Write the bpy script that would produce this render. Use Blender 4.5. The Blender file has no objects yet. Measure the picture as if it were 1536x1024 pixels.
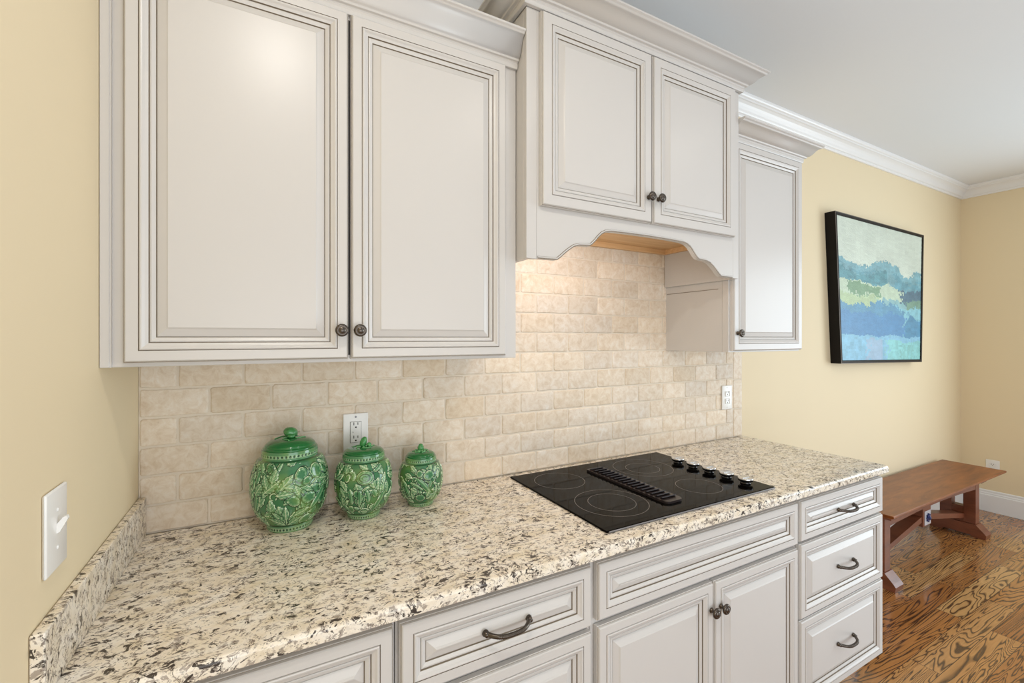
import bpy, bmesh, math, random
import numpy as np
from mathutils import Vector, Matrix
random.seed(7)
SC = bpy.context.scene
COL = SC.collection

# ------------------------------------------------------------------ camera
cam_d = bpy.data.cameras.new('camera')
cam = bpy.data.objects.new('camera', cam_d); COL.objects.link(cam)
F_PX = 675.35
cam_d.sensor_width = 36.0
cam_d.lens = 36.0 * F_PX / 1536.0
cam_d.shift_y = (506.2 - 512.0) / 1536.0
cam_d.clip_start = 0.02
cam.location = (0.3002, -1.548, 1.4486)
cam.rotation_euler = (math.radians(90), 0, -0.5014)
SC.camera = cam

# ------------------------------------------------------------------ world, lights, exposure
SC.view_settings.view_transform = 'Standard'
SC.view_settings.look = 'None'
SC.view_settings.exposure = 0.0
SC.view_settings.gamma = 1.0
SC.view_settings.use_curve_mapping = False
W = bpy.data.worlds.new('world'); SC.world = W; W.use_nodes = True
bg = W.node_tree.nodes['Background']
bg.inputs[0].default_value = (0.93, 0.97, 1.0, 1); bg.inputs[1].default_value = 0.56

def area(name, loc, rot, size, power, col, size_y=None, shape=None):
    l = bpy.data.lights.new(name, 'AREA'); l.energy = power; l.color = col
    l.size = size
    if size_y: l.shape = 'RECTANGLE'; l.size_y = size_y
    if shape: l.shape = shape
    o = bpy.data.objects.new(name, l); COL.objects.link(o)
    o.location = loc; o.rotation_euler = rot
    return o
# recessed ceiling cans in front of the cabinets
for i, cx in enumerate((0.35, 1.45, 2.75)):
    area('ceiling_can_light', (cx, -1.42, 2.735), (0, 0, 0), 0.10, (8.2, 2.9, 1.3)[i], (1.0, 0.95, 0.88), shape='DISK')
# daylight from the glazed opening in the right wall
area('daylight', (5.66, -2.3, 1.25), (0, math.radians(90), 0), 2.1, 78.0, (0.80, 0.92, 1.0), size_y=2.0)
# fill light added behind the camera, no window there, brightens the cabinet fronts
area('front_fill_light', (0.3, -3.75, 0.95), (math.radians(90), 0, 0), 3.8, 58.0, (0.92, 0.96, 1.0), size_y=1.7)
# lamp under the range hood
area('hood_lamp', (1.36, -0.28, 1.858), (0, 0, 0), 0.50, 0.7, (1.0, 0.97, 0.97), size_y=0.10)
hl = bpy.data.lights.new('hood_bulb', 'POINT'); hl.energy = 1.1; hl.color = (1.0, 0.96, 0.95); hl.shadow_soft_size = 0.03
ho = bpy.data.objects.new('hood_bulb', hl); COL.objects.link(ho); ho.location = (1.20, -0.325, 1.805)

# ------------------------------------------------------------------ helpers
def lin(r, g, b):
    f = lambda c: (c/255/12.92) if c/255 <= .04045 else ((c/255+.055)/1.055)**2.4
    return (f(r), f(g), f(b), 1)

def mat(name, col, rough=.5, metal=0, spec=.5, coat=0):
    m = bpy.data.materials.new(name); m.use_nodes = True
    b = m.node_tree.nodes['Principled BSDF']
    b.inputs['Base Color'].default_value = col
    b.inputs['Roughness'].default_value = rough
    b.inputs['Metallic'].default_value = metal
    b.inputs['Specular IOR Level'].default_value = spec
    b.inputs['Coat Weight'].default_value = coat
    b.inputs['Coat Roughness'].default_value = .08
    return m
class NT:
    def __init__(s, m): s.t = m.node_tree; s.b = s.t.nodes['Principled BSDF']
    def n(s, typ, **kw):
        x = s.t.nodes.new(typ)
        for k, v in kw.items():
            if k in x.inputs.keys() if isinstance(k, str) else False: x.inputs[k].default_value = v
            else: setattr(x, k, v)
        return x
    def l(s, a, b): s.t.links.new(a, b)
    def coord(s, scale=(1,1,1), kind='Object'):
        t = s.n('ShaderNodeTexCoord'); m = s.n('ShaderNodeMapping'); m.inputs['Scale'].default_value = scale
        s.l(t.outputs[kind], m.inputs['Vector']); return m.outputs[0]
    def noise(s, vec, scale, detail=4, rough=.55, dist=0):
        x = s.n('ShaderNodeTexNoise'); x.inputs['Scale'].default_value = scale; x.inputs['Detail'].default_value = detail
        x.inputs['Roughness'].default_value = rough; x.inputs['Distortion'].default_value = dist
        s.l(vec, x.inputs['Vector']); return x.outputs['Fac']
    def ramp(s, fac, stops, interp='LINEAR'):
        x = s.n('ShaderNodeValToRGB'); x.color_ramp.interpolation = interp
        e = x.color_ramp.elements
        while len(e) < len(stops): e.new(.5)
        for i, (p, c) in enumerate(stops): e[i].position = p; e[i].color = c
        s.l(fac, x.inputs[0]); return x.outputs[0]
    def mix(s, fac, a, b, mode='MIX'):
        x = s.n('ShaderNodeMix'); x.data_type = 'RGBA'; x.blend_type = mode
        for sock, v in ((x.inputs[0], fac), (x.inputs[6], a), (x.inputs[7], b)):
            if hasattr(v, 'is_output'): s.l(v, sock)
            else: sock.default_value = v
        return x.outputs[2]
    def math(s, op, a, b=0.0, c=0.0):
        x = s.n('ShaderNodeMath'); x.operation = op
        for i, v in enumerate((a, b, c)):
            if hasattr(v, 'is_output'): s.l(v, x.inputs[i])
            else: x.inputs[i].default_value = v
        return x.outputs[0]
    def bump(s, h, strength=.3, dist=.002):
        x = s.n('ShaderNodeBump'); x.inputs['Strength'].default_value = strength; x.inputs['Distance'].default_value = dist
        s.l(h, x.inputs['Height']); s.l(x.outputs[0], s.b.inputs['Normal'])
    def attr(s, name):
        x = s.n('ShaderNodeAttribute'); x.attribute_name = name; return x
BW = lambda v: (v, v, v, 1)

def new_bm(): return bmesh.new()
def box(bm, x0, x1, y0, y1, z0, z1, mi=0, bev=0, seg=2):
    r = bmesh.ops.create_cube(bm, size=1.0, matrix=Matrix.Translation(((x0+x1)/2, (y0+y1)/2, (z0+z1)/2)) @ Matrix.Diagonal((abs(x1-x0), abs(y1-y0), abs(z1-z0), 1)))
    fs = {f for v in r['verts'] for f in v.link_faces}
    for f in fs: f.material_index = mi
    if bev:
        es = list({e for v in r['verts'] for e in v.link_edges})
        rr = bmesh.ops.bevel(bm, geom=es, offset=bev, segments=seg, affect='EDGES', profile=.5)
        for f in rr['faces']: f.material_index = mi
def prism(bm, pts, axis, a0, a1, mi=0):
    """closed outline pts (2D) extruded along axis; for 'y' pts are (x,z); 'x' -> (y,z); 'z' -> (x,y)"""
    def P(p, a):
        return {'y': (p[0], a, p[1]), 'x': (a, p[0], p[1]), 'z': (p[0], p[1], a)}[axis]
    A = [bm.verts.new(P(p, a0)) for p in pts]; B = [bm.verts.new(P(p, a1)) for p in pts]
    n = len(pts); fs = [bm.faces.new(A), bm.faces.new(B[::-1])]
    for i in range(n): fs.append(bm.faces.new((A[i], B[i], B[(i+1) % n], A[(i+1) % n])))
    for f in fs: f.material_index = mi
    bmesh.ops.recalc_face_normals(bm, faces=fs)
def tube(bm, pts, rads, seg=12, mi=0, smooth=True, caps=True):
    pts = [Vector(p) for p in pts]
    if not hasattr(rads, '__len__'): rads = [rads]*len(pts)
    rings = []; prev = None
    for i, p in enumerate(pts):
        t = (pts[min(i+1, len(pts)-1)] - pts[max(i-1, 0)]).normalized()
        if prev is None:
            a = Vector((0, 0, 1)) if abs(t.z) < .9 else Vector((1, 0, 0))
            u = t.cross(a).normalized()
        else:
            u = (prev - t*prev.dot(t)).normalized()
        prev = u; w = t.cross(u)
        rings.append([bm.verts.new(p + (u*math.cos(k/seg*2*math.pi) + w*math.sin(k/seg*2*math.pi))*rads[i]) for k in range(seg)])
    fs = []
    for a, b in zip(rings, rings[1:]):
        for k in range(seg): fs.append(bm.faces.new((a[k], a[(k+1) % seg], b[(k+1) % seg], b[k])))
    if caps: fs += [bm.faces.new(rings[0][::-1]), bm.faces.new(rings[-1])]
    for f in fs: f.material_index = mi; f.smooth = smooth
def lathe(bm, prof, org, axis=(0, 0, 1), seg=32, mi=0, mis=None):
    """prof: (radius, height) along axis"""
    ax = Vector(axis).normalized(); a = Vector((0, 0, 1)) if abs(ax.z) < .9 else Vector((1, 0, 0))
    u = ax.cross(a).normalized(); w = ax.cross(u); o = Vector(org); rings = []
    for r, h in prof:
        if r < 1e-6: rings.append([bm.verts.new(o + ax*h)])
        else: rings.append([bm.verts.new(o + ax*h + (u*math.cos(k/seg*2*math.pi)+w*math.sin(k/seg*2*math.pi))*r) for k in range(seg)])
    fs = []
    for i, (A, B) in enumerate(zip(rings, rings[1:])):
        for k in range(seg):
            k2 = (k+1) % seg
            if len(A) == 1 and len(B) == 1: continue
            if len(A) == 1: f = bm.faces.new((A[0], B[k2], B[k]))
            elif len(B) == 1: f = bm.faces.new((A[k], A[k2], B[0]))
            else: f = bm.faces.new((A[k], A[k2], B[k2], B[k]))
            f.material_index = mis[i] if mis else mi; f.smooth = True; fs.append(f)
    bmesh.ops.recalc_face_normals(bm, faces=fs)

ROOT = {}
def obj(name, bm, mats, parent=None, smooth=None):
    """links bm (built in world coordinates) as one mesh object; a child keeps its root's origin"""
    me = bpy.data.meshes.new(name)
    off = Vector(ROOT.get(parent.name, (0, 0, 0))) if parent else Vector((0, 0, 0))
    bm.to_mesh(me); bm.free()
    if off.length: me.transform(Matrix.Translation(-off))
    for m in (mats if isinstance(mats, (list, tuple)) else [mats]): me.materials.append(m)
    if smooth:
        for p in me.polygons: p.use_smooth = True
    o = bpy.data.objects.new(name, me); COL.objects.link(o)
    if parent: o.parent = parent; ROOT[o.name] = tuple(off)
    return o
def thing(name, label, cat, loc, group=None):
    o = bpy.data.objects.new(name, None); COL.objects.link(o)
    o.location = loc; o.empty_display_size = .05
    o['label'] = label; o['category'] = cat
    if group: o['group'] = group
    ROOT[o.name] = tuple(loc); return o
def tag(o, label, cat, group=None, loc=None):
    o['label'] = label; o['category'] = cat
    if group: o['group'] = group
    return o
def struct(name, bm, m):
    o = obj(name, bm, m); o['kind'] = 'structure'; return o

# ------------------------------------------------------------------ materials
def m_paint():
    m = mat('cabinet_paint', lin(206, 202, 198), .32, spec=.45); return m
PAINT = m_paint()
GLAZE = mat('brown_glaze', lin(134, 122, 106), .5)
GAP = mat('cabinet_interior_shadow_gap', lin(120, 108, 92), .7)
def m_wall():
    m = mat('yellow_wall_paint', lin(234, 217, 183), .6, spec=.3); n = NT(m)
    v = n.coord(); f = n.noise(v, 260, 3); n.bump(f, .06, .001); return m
WALL = m_wall()
CEIL = mat('ceiling_paint', lin(232, 235, 239), .8, spec=.2)
TRIM = mat('white_trim_paint', lin(238, 238, 238), .3)
PLASTIC = mat('white_plastic', lin(240, 238, 234), .25)
DARKSLOT = mat('dark_slot', lin(40, 34, 30), .6)
BRONZE = mat('dark_bronze', lin(92, 84, 77), .27, metal=.9)
MAPLE = mat('raw_maple', lin(226, 188, 140), .5)
def m_maple():
    n = NT(MAPLE); v = n.coord((2, 30, 30)); f = n.noise(v, 2.0, 4)
    n.l(n.ramp(f, [(0.3, lin(214, 170, 118)), (.7, lin(232, 196, 150))]), n.b.inputs['Base Color'])
m_maple()
def m_granite():
    m = mat('granite', lin(215, 200, 165), .18, spec=.45); n = NT(m)
    v = n.coord((.8, 1.15, 1))
    warp = n.n('ShaderNodeTexNoise'); warp.inputs['Scale'].default_value = 9; n.l(v, warp.inputs['Vector'])
    add = n.n('ShaderNodeMixRGB'); add.blend_type = 'ADD'; add.inputs[0].default_value = .05
    n.l(v, add.inputs[1]); n.l(warp.outputs['Color'], add.inputs[2])
    vv = add.outputs[0]
    base = n.ramp(n.noise(vv, 30, 6, .65), [(.34, lin(224, 209, 184)), (.5, lin(242, 231, 214)), (.66, lin(249, 243, 233))])
    ochre = n.ramp(n.noise(vv, 16, 3, .5), [(.5, BW(0)), (.7, BW(1))])
    base = n.mix(n.math('MULTIPLY', ochre, .30), base, lin(214, 194, 150))
    tan = n.ramp(n.noise(vv, 60, 6, .7), [(.53, BW(0)), (.60, BW(1))])
    c1 = n.mix(n.math('MULTIPLY', tan, .32), base, lin(176, 156, 134))
    clus = n.ramp(n.noise(v, 18, 2, .5), [(.36, BW(0)), (.62, BW(1))])
    def thread(scale, thr, dist):
        q = n.math('ABSOLUTE', n.math('SUBTRACT', n.noise(vv, scale, 5, .62, dist), .5))
        return n.ramp(q, [(0, BW(1)), (thr*.6, BW(1)), (thr, BW(0))])
    m1 = n.ramp(n.noise(v, 55, 4, .6), [(.50, BW(0)), (.56, BW(1))])
    t1 = n.math('MULTIPLY', thread(42, .034, 1.4), m1)
    c2 = n.mix(n.math('MULTIPLY', t1, .8), c1, lin(94, 79, 70))
    grey = n.ramp(n.noise(vv, 90, 5, .64, .6), [(.560, BW(0)), (.60, BW(1))])
    c2 = n.mix(n.math('MULTIPLY', grey, .66), c2, lin(118, 102, 92))
    dn = n.noise(vv, 74, 6, .62, .9)
    dk = n.ramp(n.math('ADD', dn, n.math('MULTIPLY', clus, .075)), [(.618, BW(0)), (.642, BW(1))])
    c3 = n.mix(n.math('MULTIPLY', dk, .96), c2, lin(52, 42, 36))
    n.l(c3, n.b.inputs['Base Color'])
    return m
GRANITE = m_granite()
def m_tile():
    m = mat('travertine_tile', lin(215, 195, 165), .55, spec=.35); n = NT(m)
    v = n.coord(); a = n.attr('tone')
    f = n.noise(v, 34, 8, .72, .6)
    base = n.ramp(f, [(.3, lin(214, 192, 165)), (.52, lin(231, 216, 196)), (.70, lin(240, 231, 218))])
    c = n.mix(1.0, base, a.outputs['Color'], 'MULTIPLY')
    pit = n.ramp(n.noise(v, 150, 4, .7), [(.66, BW(0)), (.72, BW(1))])
    c = n.mix(n.math('MULTIPLY', pit, .45), c, lin(150, 120, 88))
    n.l(c, n.b.inputs['Base Color'])
    h = n.math('SUBTRACT', n.noise(v, 60, 5, .7), n.math('MULTIPLY', pit, .8))
    n.bump(h, .25, .002); return m
TILE = m_tile()
GROUT = mat('grout', lin(226, 214, 197), .85, spec=.2)
def m_floor():
    m = mat('oak_floor', lin(150, 100, 55), .24, coat=.45); n = NT(m)
    v = n.coord()
    br = n.n('ShaderNodeTexBrick'); br.inputs['Scale'].default_value = 1.0
    br.inputs['Brick Width'].default_value = .95; br.inputs['Row Height'].default_value = .105
    br.inputs['Mortar Size'].default_value = .0012; br.inputs['Color1'].default_value = BW(0); br.inputs['Color2'].default_value = BW(1)
    br.inputs['Mortar'].default_value = BW(0); br.offset = .37; br.squash = 1.0
    n.l(v, br.inputs['Vector'])
    # every plank gets its own patch of grain
    sep = n.n('ShaderNodeSeparateXYZ'); n.l(v, sep.inputs[0])
    pid = n.math('MULTIPLY', br.outputs['Color'], 7.3)
    row = n.math('FLOOR', n.math('DIVIDE', sep.outputs[1], .105))
    cmb = n.n('ShaderNodeCombineXYZ')
    n.l(n.math('MULTIPLY', sep.outputs[0], .80), cmb.inputs[0]); n.l(n.math('MULTIPLY', sep.outputs[1], 9.0), cmb.inputs[1])
    n.l(n.math('ADD', pid, n.math('MULTIPLY', row, 3.17)), cmb.inputs[2])
    g = n.noise(cmb.outputs[0], 1.0, 3.0, .48, .9)
    wave = n.math('FRACT', n.math('MULTIPLY', g, 25.0))
    line = n.ramp(wave, [(0, BW(1)), (.14, BW(.95)), (.30, BW(.15)), (.8, BW(0)), (1, BW(.7))])
    fine = n.coord((4, 120, 1)); ff = n.noise(fine, 2.2, 3)
    tone = n.ramp(br.outputs['Color'], [(0, lin(176, 114, 58)), (.3, lin(202, 144, 82)), (.6, lin(222, 174, 112)), (.85, lin(188, 126, 66)), (1, lin(160, 100, 52))])
    c = n.mix(n.math('MULTIPLY', ff, .5), tone, lin(120, 74, 40))
    c = n.mix(n.math('MULTIPLY', line, .93), c, lin(54, 30, 17))
    c = n.mix(br.outputs['Fac'], c, lin(60, 36, 22))
    n.l(c, n.b.inputs['Base Color'])
    n.bump(n.math('SUBTRACT', 1.0, line), .25, .0015); return m
FLOOR = m_floor()
def m_bench(name, scale, ca, cb):
    m = mat(name, ca, .35, coat=.05); n = NT(m)
    f = n.noise(n.coord(scale), 1.9, 7, .66, .5)
    n.l(n.ramp(f, [(.3, ca), (.7, cb)]), n.b.inputs['Base Color']); return m
BENCHTOP = m_bench('bench_top_wood', (1.5, 9, 9), lin(96, 46, 20), lin(158, 92, 42))
BENCHWOOD = m_bench('bench_frame_wood', (3, 3, 12), lin(100, 54, 36), lin(134, 78, 52))
GLASS = mat('black_ceramic_glass', lin(10, 8, 7), .04, spec=.22)
GRILLE = mat('black_vent_metal', lin(44, 36, 36), .3)
GLASS.node_tree.nodes['Principled BSDF'].inputs['IOR'].default_value = 1.2
RINGM = mat('burner_ring_print', lin(104, 94, 88), .3)
CHROME = mat('chrome', lin(214, 212, 210), .22, metal=.75)
STEEL = mat('brushed_steel', lin(150, 150, 156), .3, metal=1)
KNOBBLK = mat('black_knob', lin(24, 22, 22), .15)
STEELBRIGHT = mat('bright_metal_plate', lin(214, 216, 224), .35, metal=.6)
BLUEBOLT = mat('blue_bolt', lin(40, 52, 104), .3)
FRAMEBLK = mat('black_frame', lin(15, 12, 11), .45, spec=.2)
FRAMEEDGE = mat('frame_edge', lin(96, 86, 76), .4)

# ------------------------------------------------------------------ room shell
XR, YF, ZC = 5.6035, -3.8, 2.74
YW = 0.008                                   # wall plane behind the tile
bm = new_bm(); box(bm, -.3, XR+.1, -2.05, YW+.1, -.08, 0); struct('floor', bm, FLOOR)
bm = new_bm(); box(bm, -.3, XR+.1, YF, YW+.1, ZC, ZC+.08); struct('ceiling', bm, CEIL)
bm = new_bm(); box(bm, -.1, XR+.1, YW, YW+.1, 0, ZC); struct('wall_back', bm, WALL)
bm = new_bm(); box(bm, -.1, 0, -2.6, YW, 0, ZC); struct('wall_left', bm, WALL)
bm = new_bm()
box(bm, XR, XR+.1, -1.25, YW, 0, ZC); box(bm, XR, XR+.1, YF, -3.35, 0, ZC); box(bm, XR, XR+.1, -3.35, -1.25, 2.3, ZC); box(bm, XR, XR+.1, -3.35, -1.25, 0, .15)
struct('wall_right', bm, WALL)
# baseboards and room crown, mitred in the far corner
def run(name, prof, z0, x_from, y_to):
    g = .0002
    for nm, A, B in ((name[0], lambda e: (x_from, YW-e-g), lambda e: (XR-e-g, YW-e-g)), (name[1], lambda e: (XR-e-g, YW-e-g), lambda e: (XR-e-g, y_to))):
        bm = new_bm(); n = len(prof)
        P = [bm.verts.new((*A(e), z0+z)) for e, z in prof]; Q = [bm.verts.new((*B(e), z0+z)) for e, z in prof]
        fs = [bm.faces.new(P), bm.faces.new(Q[::-1])] + [bm.faces.new((P[i], Q[i], Q[(i+1) % n], P[(i+1) % n])) for i in range(n)]
        bmesh.ops.recalc_face_normals(bm, faces=fs); struct(nm, bm, TRIM)
BB = [(0, 0), (.018, 0), (.018, .135), (.013, .142), (.013, .150), (.009, .158), (.009, .170), (.005, .177), (0, .177)]
run(('baseboard_back', 'baseboard_right'), BB, .0002, 2.60, -1.25)
CR = [(0, -.094), (.010, -.094), (.013, -.090), (.015, -.084), (.015, -.080), (.020, -.078), (.024, -.072), (.028, -.062), (.034, -.050), (.042, -.040), (.052, -.032), (.058, -.029), (.060, -.022), (.066, -.018), (.070, -.012), (.072, -.006), (.072, -.0002), (0, -.0002)]
run(('trim_1', 'trim_2'), CR, ZC, .0002, -4.0)

# ------------------------------------------------------------------ travertine backsplash
def tile_mesh():
    bm = new_bm(); lay = bm.loops.layers.float_color.new('tone'); rnd = random.Random(3)
    box(bm, 0.0005, 2.579, .0022, YW-.0003, .9145, 1.8665, 1)
    for f in bm.faces:
        for l in f.loops: l[lay] = (1, 1, 1, 1)
    def tile(x0, x1, z0, z1, tone):
        g = .0030
        x0 += g; x1 -= g; z0 += g; z1 -= g
        if x1-x0 < .008 or z1-z0 < .008: return
        r = min(.006, (x1-x0)/3, (z1-z0)/3); pts = []
        for (cx, cz, a0) in ((x1-r, z0+r, -90), (x1-r, z1-r, 0), (x0+r, z1-r, 90), (x0+r, z0+r, 180)):
            for k in range(4):
                a = math.radians(a0 + k*30); pts.append((cx+r*math.cos(a), cz+r*math.sin(a)))
        # long edges get extra jittered points (tumbled edges)
        out = []
        for i, p in enumerate(pts):
            q = pts[(i+1) % len(pts)]; out.append(p); L = math.dist(p, q); k = int(L/.018)
            for j in range(1, k): out.append((p[0]+(q[0]-p[0])*j/k, p[1]+(q[1]-p[1])*j/k))
        out = [(a+rnd.uniform(-.0011, .0011), b+rnd.uniform(-.0011, .0011)) for a, b in out]
        cx, cz = (x0+x1)/2, (z0+z1)/2; fy = -rnd.uniform(0, .0012)
        def ring(ins, y):
            vs = []
            for a, b in out:
                sx = max(0, 1-ins/abs(a-cx)) if abs(a-cx) > 1e-5 else 1
                sz = max(0, 1-ins/abs(b-cz)) if abs(b-cz) > 1e-5 else 1
                k = 1 - ins/max(.001, math.hypot(a-cx, b-cz))
                vs.append(bm.verts.new((a-(ins if a > cx else -ins)*min(1, abs(a-cx)/.01), y, b-(ins if b > cz else -ins)*min(1, abs(b-cz)/.01))))
            return vs
        R = [ring(0, .004), ring(0, .0016), ring(.0014, fy+.0004), ring(.0034, fy)]
        fs = []
        for A, B in zip(R, R[1:]):
            for i in range(len(A)): fs.append(bm.faces.new((A[i], B[i], B[(i+1) % len(A)], A[(i+1) % len(A)])))
        fs.append(bm.faces.new(R[-1]))
        bmesh.ops.recalc_face_normals(bm, faces=fs)
        if fs[-1].normal.y > 0: bmesh.ops.reverse_faces(bm, faces=fs)
        for f in fs:
            f.smooth = True
            for l in f.loops: l[lay] = tone
    def tone():
        k = rnd.uniform(.90, 1.05); w = rnd.uniform(-.035, .035)
        if rnd.random() < .08: k *= .92; w += .04
        return (k*(1+w*.4), k*(1-w*.1), k*(1-w), 1)
    zs = [.9145, .9915] + [.9915+.0793*i for i in range(1, 11)] + [1.8660]
    for r in range(len(zs)-1):
        z0, z1 = zs[r], zs[r+1]
        x = .160 if r % 2 == 0 else .0865
        xs = [0.0005]
        while x < 2.49: xs.append(x); x += .1572
        xs.append(2.503)
        for a, b in zip(xs, xs[1:]):
            top = z1
            if z0 > 1.41 and (b < .97 or a > 2.01): continue      # hidden behind the wall cabinets
            tile(a, b, z0, top, tone())
    for z0, z1 in ((.9145, 1.065), (1.065, 1.2235), (1.2235, 1.382)):
        tile(2.503, 2.579, z0, z1, (1.02, 1.02, 1.02, 1))
    return bm
bs = obj('tile_backsplash', tile_mesh(), [TILE, GROUT])
tag(bs, 'cream tumbled travertine tile backsplash in running bond on the back wall', 'backsplash')

# ------------------------------------------------------------------ cabinet fronts
PROF = lambda f: [(0, -.0200, 0), (0, -.0075, 0), (.0012, -.0062, 0), (.0024, -.0062, 1), (.0034, -.0020, 0), (.0055, 0, 0), (f, 0, 0), (f+.0004, -.0022, 1), (f+.0015, -.0022, 1),
    (f+.0024, .0010, 0), (f+.0045, .0018, 0), (f+.0070, .0012, 0), (f+.0110, -.0020, 0), (f+.0165, -.0050, 0), (f+.0170, -.0085, 1), (f+.0182, -.0085, 1),
    (f+.0192, -.0070, 0), (f+.0220, -.0066, 0), (f+.0285, -.0098, 0), (f+.0290, -.0125, 1), (f+.0302, -.0125, 1), (f+.0312, -.0112, 0), (f+.0470, -.0048, 0), (f+.0490, -.0034, 0), (f+.0505, -.0022, 0)]
def front(bm, x0, x1, z0, z1, yf, f=.026):
    R = []
    P = PROF(f)
    for i, h, mi in P:
        R.append([bm.verts.new(c) for c in ((x0+i, yf-h, z0+i), (x1-i, yf-h, z0+i), (x1-i, yf-h, z1-i), (x0+i, yf-h, z1-i))])
    bm.faces.new(R[0][::-1])
    for k in range(len(R)-1):
        for i in range(4):
            fc = bm.faces.new((R[k][i], R[k][(i+1) % 4], R[k+1][(i+1) % 4], R[k+1][i])); fc.material_index = P[k+1][2]
    bm.faces.new(R[-1])
CAB = [PAINT, GLAZE]
def knob(parent, x, yf, z, label=None):
    bm = new_bm()
    lathe(bm, [(0, .0002), (.0075, .0002), (.0085, .002), (.0060, .004), (.0050, .010), (.0060, .014), (.0135, .0165), (.0158, .0185), (.0160, .0215), (.0140, .0245),
               (.0105, .0262), (.0095, .0254), (.0085, .0254), (.0070, .0270), (.0035, .0284), (0, .0287)], (x, yf, z), (0, -1, 0), 28)
    return obj('knob', bm, BRONZE, parent)
def pull(parent, x, yf, z):
    bm = new_bm(); pts = []; rad = []
    N = 28
    for i in range(N+1):
        t = -1+2*i/N
        y = yf-.003-.027*(1-abs(t)**3.2); pts.append((x+.056*t, y, z+.0015-.003*(1-t*t))); rad.append(.0046+.0014*abs(t)**3)
    tube(bm, pts, rad, 12)
    for s in (-1, 1):                                   # rope twist laid along the middle of the bow
        hp = []
        for i in range(90):
            t = -.72+1.44*i/89; y = yf-.003-.027*(1-abs(t)**3.2); a = i*.75+(math.pi if s > 0 else 0)
            hp.append((x+.056*t, y-.0042*math.cos(a), z+.0015-.003*(1-t*t)+.0042*math.sin(a)))
        tube(bm, hp, .0015, 6)
    for s in (-1, 1): lathe(bm, [(0, .0002), (.0080, .0002), (.0080, .003), (.0062, .006), (.0052, .012), (0, .013)], (x+.056*s, yf, z+.0015), (0, -1, 0), 16)
    return obj('handle', bm, BRONZE, parent)
def panel_part(name, parent, x0, x1, z0, z1, yf, f=.026, label=None):
    bm = new_bm(); front(bm, x0, x1, z0, z1, yf, f); o = obj(name, bm, CAB, parent)
    if label: o['label'] = label
    return o
CROWN = lambda e, h: [(.001, 0), (.012*e/.08, 0), (.014*e/.08, .003), (.016*e/.08, .010), (.014*e/.08, .016), (.017*e/.08, .019), (.024*e/.08, .021), (.026*e/.08, .026)] + \
    [(.026*e/.08 + (e*.87-.026*e/.08)*k/10, .026+(h-.013-.026)*(k/10-.115*math.sin(2*math.pi*k/10))) for k in range(1, 11)] + \
    [(e*.89, h-.012), (e*.93, h-.009), (e, h-.006), (e, h), (.001, h)]
def crown_part(parent, pathf, e, h, z0):
    """pathf(e) -> xy points of the outline offset by e"""
    bm = new_bm(); prof = CROWN(e, h); rows = [[bm.verts.new((x, y, z0+z)) for x, y in pathf(ee)] for ee, z in prof]
    n = len(rows); fs = []
    for i in range(n):
        a, b = rows[i], rows[(i+1) % n]
        for k in range(len(a)-1):
            f = bm.faces.new((a[k], a[k+1], b[k+1], b[k])); fs.append(f)
            if i in (3, 4): f.material_index = 0
            f.smooth = 7 <= i <= 16
    fs.append(bm.faces.new([r[0] for r in rows])); fs.append(bm.faces.new([r[-1] for r in rows][::-1]))
    bmesh.ops.recalc_face_normals(bm, faces=fs)
    # glaze line in the quirk under the cove
    return obj('crown_molding', bm, CAB, parent)
def shell(bm, x0, x1, y0, y1, z0, z1): box(bm, x0, x1, y0, y1, z0, z1, 0, .0012, 1)

# ---- wall cabinet left of the hood
c = thing('wall_cabinet', 'tall cream wall cabinet with two wide raised-panel doors, against the left wall', 'cabinet', (.49, -.16, 1.386))
bm = new_bm(); shell(bm, .0012, .9870, -.3199, YW-.0004, 1.3860, 2.300)
obj('body', bm, CAB, c)
bm = new_bm(); box(bm, .0012, .0165, -.3285, -.3202, 1.386, 2.279, 0, .0008, 1); box(bm, .0165, .0195, -.3262, -.3202, 1.386, 2.279)
obj('filler_strip', bm, CAB, c)
d = panel_part('door', c, .0396, .4868, 1.3945, 2.2790, -.3402)
knob(d, .468, -.3402, 1.467)
d = panel_part('door', c, .4932, .9440, 1.3945, 2.2790, -.3402)
knob(d, .512, -.3402, 1.467)
bm = new_bm(); box(bm, .4862, .4933, -.3225, -.3200, 1.404, 2.27); obj('center_gap', bm, DARKSLOT, c)
crown_part(c, lambda e: [(.0012, -.3199-e), (.9870, -.3199-e)], .062, .096, 2.281)

# ---- hood cabinet
HX0, HX1, HY = .9892, 1.9941, -.3813
c = thing('range_hood_cabinet', 'cream range hood cabinet with scalloped valance and two small doors above the cooktop', 'range hood', (1.4915, -.19, 1.6885))
bm = new_bm(); box(bm, HX0, HX0+.018, HY+.0185, -.0025, 1.6885, 2.445, 0, .001, 1); obj('side_panel', bm, CAB, c)
bm = new_bm(); box(bm, HX1-.010, HX1, HY+.0185, -.0025, 1.6885, 2.445, 0, .001, 1); obj('side_panel', bm, CAB, c)
half = [(.463, 0.0), (.395, .001), (.390, .002), (.376, .012), (.362, .024), (.346, .036), (.326, .049), (.305, .055), (.262, .058), (.252, .064), (.240, .075), (.226, .090), (.212, .102), (.196, .110), (.174, .1145), (.10, .1165), (0, .1175)]
vm = (HX0+HX1)/2
arch = [(vm-a, 1.690+b) for a, b in half] + [(vm+a, 1.690+b) for a, b in half[-2::-1]]
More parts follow.
